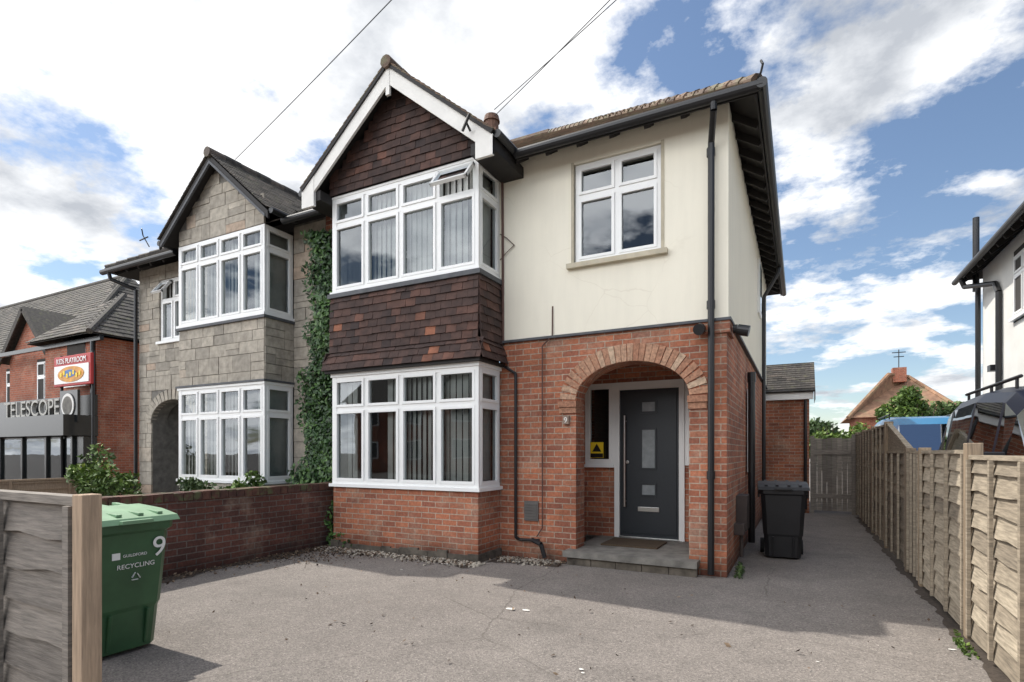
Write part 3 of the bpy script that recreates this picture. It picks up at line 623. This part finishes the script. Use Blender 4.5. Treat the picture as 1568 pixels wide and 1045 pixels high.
Bl.box(3.3,3.42,13.95,14.15,3.0,3.12)
F=MB();G=MB();C=MB();D=MB()
window(F,G,C,D,(3.445,13.15,0),(0,-1,0),(-1,0,0),1.0,3.85,4.95,[0,.5,1],4.6,.6,None,-.0)
F.box(3.38,3.46,12.1,13.2,3.78,3.84)
for mb,nm,m in ((Ro,'roof_tiles','roof'),(Tm,'eaves_timber','timber'),(Bl,'gutters_and_pipes','black'),(F,'window_frames','white'),(G,'window_glass','glass'),(C,'curtains','curtain'),(D,'dark_backing','interior')): mb.done(nm,M[m],W_)

# ------------------------------------------------------------ distant house
DH=root('distant_house'); d=MB(); d.box(3.4,8.6,43.4,50.6,0,3.8); d.done('walls',M['brick_far'],DH)
d=MB(); x0,x1,y0,y1,ez,rz=2.8,9.2,42.8,51.2,3.7,6.8; A=(5.4,46,rz);B=(6.8,48,rz)
for p in ([(x0,y0,ez),(x1,y0,ez),B,A],[(x1,y0,ez),(x1,y1,ez),B],[(x1,y1,ez),(x0,y1,ez),A,B],[(x0,y1,ez),(x0,y0,ez),A]): d.poly(p,.6)
for p,q in (((x0,y0,ez),A),((x1,y0,ez),B),(A,B)): d.tube(p,q,.14,6,.9)
d.done('roof',tinted('distant_roof_tiles',[(0,(.2,.11,.07)),(1,(.30,.17,.10))],ns=3,moss=((.20,.17,.09),1.2,.5)),DH)
d=MB(); d.box(5.7,6.5,46.4,47.2,6.3,7.3); d.done('chimney_stack',M['brick_far'],DH)
d=MB(); d.tube((6.1,46.8,7.3),(6.1,46.8,8.6),.03,6); d.tube((5.7,46.8,8.4),(6.5,46.8,8.4),.03,6); d.tube((5.8,46.8,8.1),(6.4,46.8,8.1),.03,6); d.done('aerial',M['black'],DH)

# ------------------------------------------------------------ boundary brick wall
bw=MB(); bw.box(-6.52,-6.32,1.2,6.35,0,.84); 
yy=1.2
o=root('brick_boundary_wall'); bw.done('brickwork',M['brick_wall'],o)
cp=MB()
while yy<6.3:
    cp.box(-6.535+U(-.004,.004),-6.305+U(-.004,.004),yy+.004,yy+.108,.842,.935+U(-.006,.006),U(0,.6)); yy+=.112
cp.done('coping_bricks',tinted('coping',[(0,(.08,.038,.03)),(1,(.20,.085,.055))],moss=((.10,.12,.05),9,.5)),o)

# ------------------------------------------------------------ fences
def panel(mb,p0,p1,n,zt,zb=.04,bh=.135,tl=.4):
    p0,p1,n=V((*p0,0)),V((*p1,0)),V((*n,0)); u=(p1-p0); L=u.length; u=u/L; z=zb; 
    while z<zt-.03:
        h=min(bh+.03,zt-z); wob=[U(-.012,.012) for _ in range(9)]; tt=min(1,max(0,random.gauss(tl,.25)))
        for i in range(8):
            a0=L*i/8; a1=L*(i+1)/8
            P=lambda a,m,q:p0+u*a+n*m+V((0,0,q))
            mb.hexa([P(a0,.034,z+wob[i]),P(a1,.034,z+wob[i+1]),P(a1,.018,z+wob[i+1]),P(a0,.018,z+wob[i]),P(a0,.006,z+h),P(a1,.006,z+h),P(a1,-.008,z+h),P(a0,-.008,z+h)],tt)
        z+=bh
    mb.lbox(p0,u,n,0,L,-.02,.04,zt-.012,zt+.02,.6)
    for a in (.03,L*.33,L*.66,L-.03): mb.lbox(p0,u,n,a-.02,a+.02,.036,.058,zb,zt-.014,.55)
fx=1.15
fr=root('wooden_fence'); mb=MB(); pm=MB()
ys=[1.6,3.45,5.28,7.11]; 
for i in range(3):
    panel(mb,(fx,ys[i+1]-.05),(fx,ys[i]+.05),(-1,0),1.36 if i<2 else 1.40,tl=.6)  # sunlit look of the near boards put into a paler tint
for y,zt in ((1.6,1.4),(3.45,1.42),(5.28,1.47),(7.11,1.45)): pm.box(fx-.05,fx+.05,y-.05,y+.05,0,zt,U(.4,.9))
ys2=[7.11,7.9,9.7,11.4,13.0,14.6]; zz=[1.4,1.4,1.8,1.8,1.8,1.8]
for i in range(5):
    a,bq=ys2[i],ys2[i+1]; panel(mb,(fx,bq-.05),(fx,a+.05),(-1,0),min(zz[i],zz[i+1]),tl=.15)  # shade on the far boards put into a darker tint
    if zz[i]!=zz[i+1]:
        mb.hexa([(fx-.02,a,1.41),(fx,a,1.41),(fx,bq,1.41),(fx-.02,bq,1.41),(fx-.02,a,1.44),(fx,a,1.44),(fx,bq,1.80),(fx-.02,bq,1.80)],.3)
        mb.beam((fx-.01,a,1.44),(fx-.01,bq,1.82),.06,.03)
    pm.box(fx-.06,fx+.045,bq-.045,bq+.045,0,zz[i+1]+.05,U(0,.5))
mb.done('panels',M['wood'],fr); pm.done('posts',M['postold'],fr,bevel=.006)
fl_=root('wooden_fence'); mb=MB(); panel(mb,(-2.31,1.07),(-4.1,1.07),(0,-1),1.22,.0); panel(mb,(-4.2,1.07),(-6.0,1.07),(0,-1),1.22,.0)
mb.done('panels',M['woodgrey'],fl_); pm=MB(); pm.box(-2.30,-2.232,1.015,1.08,0,1.25,.7); pm.box(-4.2,-4.1,1.0,1.1,0,1.25,.2); pm.done('posts',M['post'],fl_,bevel=.004)
f3=root('wooden_fence'); mb=MB(); panel(mb,(-12.3,1.0),(-12.3,3.6),(1,0),.9); panel(mb,(-12.3,3.6),(-12.3,6.3),(1,0),.9,tl=.6); mb.done('panels',M['post'],f3)
gt=root('garden_gate'); mb=MB()
x=.24
while x<1.06: mb.box(x,x+.095,14.55,14.575,.06,1.72+U(-.01,.01),U(.1,.9)); x+=.1
mb.box(.22,1.08,14.53,14.55,.35,.45,.5); mb.box(.22,1.08,14.53,14.55,1.35,1.45,.5); mb.box(.2,.28,14.5,14.6,0,1.78,.5); mb.box(1.02,1.1,14.5,14.6,0,1.8,.5)
mb.done('gate_boards',M['woodgrey'],gt)

# ------------------------------------------------------------ bins
def bin_(name,loc,rz,body,lid,num=None):
    r=root(name,loc,rz); m=MB()
    def ring(z,wx,y0,y1,c=.05):
        return [V(p) for p in ((-wx+c,y0,z),(wx-c,y0,z),(wx,y0+c,z),(wx,y1-c,z),(wx-c,y1,z),(-wx+c,y1,z),(-wx,y1-c,z),(-wx,y0+c,z))]
    rs=[ring(.03,.21,-.25,.20),ring(.30,.225,-.275,.245),ring(.33,.235,-.285,.25),ring(.84,.262,-.33,.32),ring(.86,.285,-.35,.335),ring(.91,.288,-.353,.34)]
    for a,b in zip(rs,rs[1:]):
        for i in range(8): j=(i+1)%8; m.poly([a[i],a[j],b[j],b[i]])
    m.poly(list(reversed(rs[0]))); m.poly(rs[-1])
    for sx in (-1,1): 
        m.hexa([(sx*.12-.012,-.262,.05),(sx*.12+.012,-.262,.05),(sx*.12+.012,-.24,.05),(sx*.12-.012,-.24,.05),(sx*.12-.012,-.305,.30),(sx*.12+.012,-.305,.30),(sx*.12+.012,-.25,.30),(sx*.12-.012,-.25,.30)])
        m.box(sx*.29-.012,sx*.29+.012,-.2,.3,.80,.90)
    m.tube((-.24,.40,.93),(.24,.40,.93),.016,8); 
    for sx in (-.24,0,.24): m.beam((sx,.32,.88),(sx,.40,.93),.03,.03)
    m.done('body',body,r,bevel=.006)
    l=MB()
    pts=[(-.37,.915,.0),(-.34,.95,.0),(-.15,.985,.02),(.15,1.005,.02),(.34,.985,.0),(.37,.93,.0)]
    for (ya,za,_),(yb,zb,_) in zip(pts,pts[1:]):
        l.hexa([(-.305,ya,.912),(.305,ya,.912),(.305,yb,.912),(-.305,yb,.912),(-.30,ya,za),(.30,ya,za),(.30,yb,zb),(-.30,yb,zb)])
    for sx in (-.2,-.07,.07,.2): l.beam((sx,-.3,.968),(sx,.3,1.006),.035,.016)
    l.box(-.1,.1,-.40,-.36,.915,.94)
    l.done('lid',lid,r,bevel=.006)
    wv=MB()
    for sx in (-1,1): wv.tube((sx*.215,.26,.1),(sx*.265,.26,.1),.1,20)
    wv.tube((-.25,.26,.1),(.25,.26,.1),.015,8); wv.done('wheels',M['rubber'],r)
    if num:
        rx=math.radians(95.5); yy=lambda z:-.272-.0885*(z-.3)*1.0-.012
        text(num,(.175,yy(.70)-.006,.665),(rx,0,0),.20,M['white'],r,.001,'number')
        text('RECYCLING',(.03,yy(.60)-.004,.605),(rx,0,0),.046,M['white'],r,.001)
        text('GUILDFORD',(.02,yy(.69)-.002,.685),(rx,0,0),.028,M['white'],r,.001)
        t=MB(); t.box(-.125,-.075,yy(.70)-.004,yy(.70),.675,.72)
        for k3 in range(3):
            a=math.radians(90+120*k3); b2=math.radians(90+120*(k3+1)); p=V((.03+.038*math.cos(a),yy(.54)-.003,.54+.038*math.sin(a))); q=V((.03+.038*math.cos(b2),yy(.54)-.003,.54+.038*math.sin(b2)))
            t.beam(p.lerp(q,.12),p.lerp(q,.72),.004,.014,(0,1,0)); 
        t.done('recycling_symbol',M['white'],r)
    return r
bin_('wheelie_bin',(-4.39,2.15,0),math.radians(90),M['greenbin'],M['greenlid'],'9')
bin_('wheelie_bin',(-.22,8.28,0),math.radians(4),M['blackbin'],M['blackbin'])

# ------------------------------------------------------------ vehicles (nose toward -Y)
def vehicle(name,loc,Ht,Lg,hw,pm,roofend=.8):
    r=root(name,loc); m=MB(); k=Ht/1.93; belt=1.12*k
    st=[(0,.62,.72),(.06,.85,.80),(.25,.98,.86),(.95,1.10,.86),(1.25,1.16,.84),(1.95,1.74,.74),(2.25,1.86,.73),(2.32,1.87,.73),(3.1,1.93,.73),(3.18,1.93,.73),(3.95,1.91,.73),(4.05,1.90,.73),(4.3,1.84,.72),(4.52,1.60,.74),(4.68,1.15,.80),(4.7,.6,.82)]
    kk=Lg/4.7; rings=[]
    for s,zt,ht in st:
        zt*=k; w=hw*(1 if .25<s<4.6 else .93); wt=min(w*.96,ht*hw/.88); bz=min(belt,zt-.02); zb=.28
        if zt<belt+.12: wt=w*.93
        half=[(w*.9,zb),(w,zb+.18),(w,bz-.25 if bz-.25>zb+.2 else zb+.2),(w*.985,bz-.01),(wt+.02,max(zt-.14,bz)),(wt*.93,max(zt-.05,bz+.005)),(wt*.7,zt)]
        rings.append([V((-x,s*kk,z)) for x,z in half]+[V((x,s*kk,z)) for x,z in reversed(half)])
    n=14
    for i,(a,b) in enumerate(zip(rings,rings[1:])):
        for j in range(n):
            jj=(j+1)%n; mi=0
            if j in (3,9) and i in (4,5,7,9,11): mi=1
            if j in (4,5,6,7,8) and i==4: mi=1
            if j in (4,5,6,7,8) and i==12: mi=1
            m.poly([a[j],b[j],b[jj],a[jj]],.5,mi)
    m.poly(rings[0]); m.poly(list(reversed(rings[-1])))
    b=m.done('body',[pm,M['carglass']],r,smooth=False)
    d=MB()
    for sx in (-1,1):
        for yy in (.85*kk,3.75*kk):
            d.tube((sx*(hw-.2),yy,.34),(sx*(hw+.01),yy,.34),.34,24); 
        d.obox((sx*(hw+.12),1.75*kk,belt+.12),(.10,0,0),(0,.06,0),(0,0,.10)); d.obox((sx*(hw+.02),1.8*kk,belt+.04),(.07,0,0),(0,.03,0),(0,0,.02))
        d.tube((sx*hw*.72,2.3*kk,Ht+.02),(sx*hw*.72,4.0*kk,Ht+.02),.018,6)
        for q in (2.4,3.1,3.9): d.tube((sx*hw*.72,q*kk,Ht-.08),(sx*hw*.72,q*kk,Ht+.02),.015,6)
        d.beam((sx*(hw*.99),1.3*kk,belt),(sx*(hw*.99),4.45*kk,belt),.03,.03)
    d.done('wheels_mirrors_rails',M['black'],r,bevel=.012)
    d=MB()
    for sx in (-1,1):
        for yy in (.85*kk,3.75*kk): d.tube((sx*(hw+.005),yy,.34),(sx*(hw+.02),yy,.34),.2,16)
        d.box(sx*.62-.14,sx*.62+.14,-.0,.06,.62,.76)
    d.done('alloy_wheels_and_lamps',M['steel'],r)
    d=MB(); d.box(-.3,.3,-.03,.02,.45,.56); d.done('number_plate',M['white'],r)
    d=MB(); d.box(-hw*.7,hw*.7,1.6*kk,4.2*kk,.5,.9); 
    for sx in (-.35,.35): d.box(sx-.22,sx+.22,2.2*kk,2.35*kk,.9,1.5*k); d.box(sx-.22,sx+.22,3.3*kk,3.45*kk,.9,1.5*k)
    d.done('seats',M['interior'],r)
    return r
vehicle('parked_van',(2.32,3.85,0),2.04,4.9,.88,M['navy'])
vehicle('parked_car',(2.2,11.2,0),2.16,4.9,.8,M['blue'])

# ------------------------------------------------------------ vegetation
iv=root('ivy'); mb=MB()
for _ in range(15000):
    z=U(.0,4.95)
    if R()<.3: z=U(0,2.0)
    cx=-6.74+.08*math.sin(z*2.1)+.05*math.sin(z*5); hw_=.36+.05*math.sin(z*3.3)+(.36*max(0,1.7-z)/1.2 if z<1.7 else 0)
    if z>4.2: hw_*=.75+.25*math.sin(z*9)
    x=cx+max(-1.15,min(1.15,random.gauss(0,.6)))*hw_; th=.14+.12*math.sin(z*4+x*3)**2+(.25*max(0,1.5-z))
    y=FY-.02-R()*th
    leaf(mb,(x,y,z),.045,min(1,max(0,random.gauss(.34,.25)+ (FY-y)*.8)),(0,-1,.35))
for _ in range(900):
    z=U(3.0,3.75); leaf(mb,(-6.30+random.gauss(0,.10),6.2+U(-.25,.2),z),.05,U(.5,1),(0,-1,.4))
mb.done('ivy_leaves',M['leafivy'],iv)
t=MB()
for i in range(4):
    x=-6.6+i*.06; P=[(x+.08*math.sin(z*.9+i),FY-.03,z*.5) for z in range(10)]; t.path(P,.014,5)
t.done('ivy_stems',M['bark'],iv)
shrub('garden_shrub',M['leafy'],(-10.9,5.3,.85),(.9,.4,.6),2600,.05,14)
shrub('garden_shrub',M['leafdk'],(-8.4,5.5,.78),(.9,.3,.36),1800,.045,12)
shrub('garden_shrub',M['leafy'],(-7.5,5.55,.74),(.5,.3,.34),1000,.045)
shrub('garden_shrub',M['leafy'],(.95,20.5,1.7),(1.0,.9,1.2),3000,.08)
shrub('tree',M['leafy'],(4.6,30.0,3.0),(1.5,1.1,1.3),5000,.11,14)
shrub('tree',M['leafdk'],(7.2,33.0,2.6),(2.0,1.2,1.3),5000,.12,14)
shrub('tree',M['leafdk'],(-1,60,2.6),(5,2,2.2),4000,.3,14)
shrub('weeds',M['leafy'],(-2.7,1.25,.12),(.3,.12,.16),500,.035,6,trunk=False)
shrub('weeds',M['leafy'],(1.03,4.9,.02),(.05,.4,.04),160,.018,8,trunk=False)
shrub('weeds',M['leafdk'],(-.62,6.9,.04),(.06,.5,.08),200,.02,8,trunk=False)
# terrace across the street (behind the camera, seen in the window reflections)
T_=root('terrace_across_street'); a=MB(); b_=MB(); w=MB(); d=MB()
for i in range(6):
    x0=-30+i*8.5; x1=x0+7.6
    a.box(x0,x1,-26,-19,0,5.2); b_.poly([(x0-.3,-18.6,5.1),(x1+.3,-18.6,5.1),(x1+.3,-22.5,8),(x0-.3,-22.5,8)],.5); b_.poly([(x0-.3,-26.4,5.1),(x1+.3,-26.4,5.1),(x1+.3,-22.5,8),(x0-.3,-22.5,8)],.5)
    for xx in (x0+.8,x0+4.6):
        for zz in (.9,3.4): w.box(xx,xx+1.9,-19.0,-18.9,zz,zz+1.4); d.box(xx+.1,xx+.9,-18.9,-18.88,zz+.1,zz+1.3); d.box(xx+1,xx+1.8,-18.9,-18.88,zz+.1,zz+1.3)
a.done('walls',M['brick_far'],T_); b_.done('roofs',M['roofdark'],T_); w.done('window_frames',M['white'],T_); d.done('window_panes',M['shop'],T_)
# dirt strip along walls
ds=MB()
def strip(pts_in,pts_out,z=.004):
    for (a,b),(c,d_) in zip(zip(pts_in,pts_in[1:]),zip(pts_out,pts_out[1:])): ds.poly([(*a,z),(*b,z),(*d_,z),(*c,z)])
n_=44; pi_=[(-6.3+i*2.75/n_,6.02) for i in range(n_+1)]; po=[(x,5.80-.10*math.sin(x*3.1)-U(0,.10)) for x,_ in pi_]; strip(pi_,po)
pi_=[(-3.55+i*.9/14,6.6) for i in range(15)]; po=[(x,6.22-.35*max(0,-3.2-x)-U(0,.08)) for x,_ in pi_]; strip(pi_,po)
pi_=[(-6.33,2.2+i*3.7/50) for i in range(51)]; po=[(-6.14+.06*math.sin(y*4)+U(0,.08),y) for _,y in pi_]; strip(pi_,po)
pi_=[(1.2,2+i*12/120) for i in range(121)]; po=[(1.07-.02*math.sin(y*5)-U(0,.05),y) for _,y in pi_]; strip(pi_,po)
ds.done('dirt_strip',M['dirt'])
# grit and small stones in the strip
gs=MB()
for _ in range(900):
    if R()<.75: x=U(-6.2,-3.5); y=5.95-abs(random.gauss(0,.12))
    else: x=U(-3.5,-2.7); y=6.5-abs(random.gauss(0,.14))
    s=U(.006,.02); c=V((x,y,.006)); a=U(0,3.14)
    gs.obox(c+V((0,0,s*.4)),(s*math.cos(a),s*math.sin(a),s*.2),(-s*.7*math.sin(a),s*.7*math.cos(a),0),(0,s*.15,s*.5),R())
gs.done('loose_stones',M['stone'])
lt=MB()
for _ in range(5200):
    q=R()
    if q<.55: x=U(-6.3,-2.6); y=(5.95 if x<-3.6 else 6.5)-abs(random.gauss(0,.15))
    elif q<.8: y=U(2.6,6.2); x=-6.3+abs(random.gauss(0,.14))
    elif q<.96: x=-5.9+random.gauss(0,.4); y=5.3+random.gauss(0,.35)
    else: x=U(-6,1); y=U(2.5,6)
    if x<-6.3 or (-6.13<x<-3.6 and y>5.96): continue
    leaf(lt,(x,y,.008+R()*.018),U(.008,.024),R(),(0,0,1))
lt.done('leaf_litter',M['litter'])
fk=MB()
for (x,y,s) in ((-2.3,4.35,.05),(-2.15,4.38,.04),(-1.25,3.35,.02),(-1.22,3.30,.015),(.95,4.9,.025),(-5.8,5.0,.03),(-4.2,5.2,.02),(-3.95,5.72,.06),(.1,4.2,.012)):
    fk.poly([(x+s*math.cos(a)*U(.6,1.2),y+s*.6*math.sin(a)*U(.6,1.2),.007) for a in [i*6.283/9 for i in range(9)]])
fk.done('ground_litter_flecks',M['whitep'])
def cable(p,q,sag):
    m=MB(); P=[V(p).lerp(V(q),i/24)-V((0,0,sag*4*(i/24)*(1-i/24))) for i in range(25)]; m.path(P,.008,6); m.done('overhead_cable',M['black'])
cable((-5.7,10.1,8.6),(6.58,3.82,8.9),.15); cable((-5.72,10.15,8.5),(6.3,3.2,8.9),.15); cable((-11.8,8.5,8.3),(6.6,2.95,8.7),.15)

# ------------------------------------------------------------ camera
cam=bpy.data.cameras.new('camera'); co=bpy.data.objects.new('camera',cam); sc.collection.objects.link(co); sc.camera=co
cam.sensor_width=36; cam.lens=845/1568*36; cam.shift_y=170.5/1568; cam.clip_end=1500; cam.clip_start=.05
co.location=(0,0,1.4); co.rotation_euler=(math.radians(90),0,math.radians(27.6))
# ------------------------------------------------------------ light
sd=V((.72,-.13,-1)).normalized()
su=bpy.data.lights.new('sun','SUN'); su.energy=4.4; su.angle=math.radians(.6); su.color=(1,.95,.87)
so=bpy.data.objects.new('sun',su); sc.collection.objects.link(so); so.rotation_euler=sd.to_track_quat('-Z','Y').to_euler(); so.location=(-10,3,20)
wd=bpy.data.worlds.new('World'); sc.world=wd; wd.use_nodes=True; nt=wd.node_tree; n=nt.nodes; L=nt.links
for x in list(n): n.remove(x)
out=n.new('ShaderNodeOutputWorld'); sky=n.new('ShaderNodeTexSky'); sky.sky_type='NISHITA'; sky.sun_disc=False
sky.sun_elevation=math.radians(53.8); sky.sun_rotation=math.radians(280); sky.air_density=1.0; sky.dust_density=.3
b1=n.new('ShaderNodeBackground'); b1.inputs[1].default_value=.14; L.new(sky.outputs[0],b1.inputs[0])
tc=n.new('ShaderNodeTexCoord'); sx=n.new('ShaderNodeSeparateXYZ'); L.new(tc.outputs['Generated'],sx.inputs[0])
def mth(op,a,b=0,clamp=False):
    m=n.new('ShaderNodeMath'); m.operation=op; m.use_clamp=clamp
    for i,x in enumerate((a,b)):
        if hasattr(x,'is_linked'): L.new(x,m.inputs[i])
        else: m.inputs[i].default_value=x
    return m.outputs[0]
zz_=mth('ADD',mth('MAXIMUM',sx.outputs[2],0.0),.20)
cb=n.new('ShaderNodeCombineXYZ'); L.new(mth('DIVIDE',sx.outputs[0],zz_),cb.inputs[0]); L.new(mth('DIVIDE',sx.outputs[1],zz_),cb.inputs[1])
def wn(scale,det,rough,off):
    mp=n.new('ShaderNodeMapping'); mp.inputs['Location'].default_value=off; L.new(cb.outputs[0],mp.inputs[0])
    t=n.new('ShaderNodeTexNoise'); t.inputs['Scale'].default_value=scale; t.inputs['Detail'].default_value=det; t.inputs['Roughness'].default_value=rough; L.new(mp.outputs[0],t.inputs['Vector']); return t.outputs['Fac']
def wr(f,st):
    r=n.new('ShaderNodeValToRGB'); e=r.color_ramp.elements
    while len(e)<len(st): e.new(.5)
    for i,(p,c) in enumerate(st): e[i].position=p; e[i].color=(*c,1) if isinstance(c,tuple) else (c,c,c,1)
    L.new(f,r.inputs[0]); return r.outputs[0]
cn=wn(1.9,11,.60,(5.3,2.1,0))
cn2=mth('SUBTRACT',cn,mth('MULTIPLY',mth('ADD',sx.outputs[0],.30),.11))
cov=wr(cn2,[(.43,0.),(.51,1.)])
tone=wr(wn(2.4,9,.58,(9.3,4.2,2)),[(.34,(.50,.53,.58)),(.45,(.82,.84,.87)),(.54,(1.12,1.12,1.12))])
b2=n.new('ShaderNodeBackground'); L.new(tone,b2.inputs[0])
L.new(mth('ADD',1.15,mth('MULTIPLY',mth('MULTIPLY',sx.outputs[1],-1.0,True),4.2)),b2.inputs[1])  # clouds behind the camera boosted as added fill light for the facade
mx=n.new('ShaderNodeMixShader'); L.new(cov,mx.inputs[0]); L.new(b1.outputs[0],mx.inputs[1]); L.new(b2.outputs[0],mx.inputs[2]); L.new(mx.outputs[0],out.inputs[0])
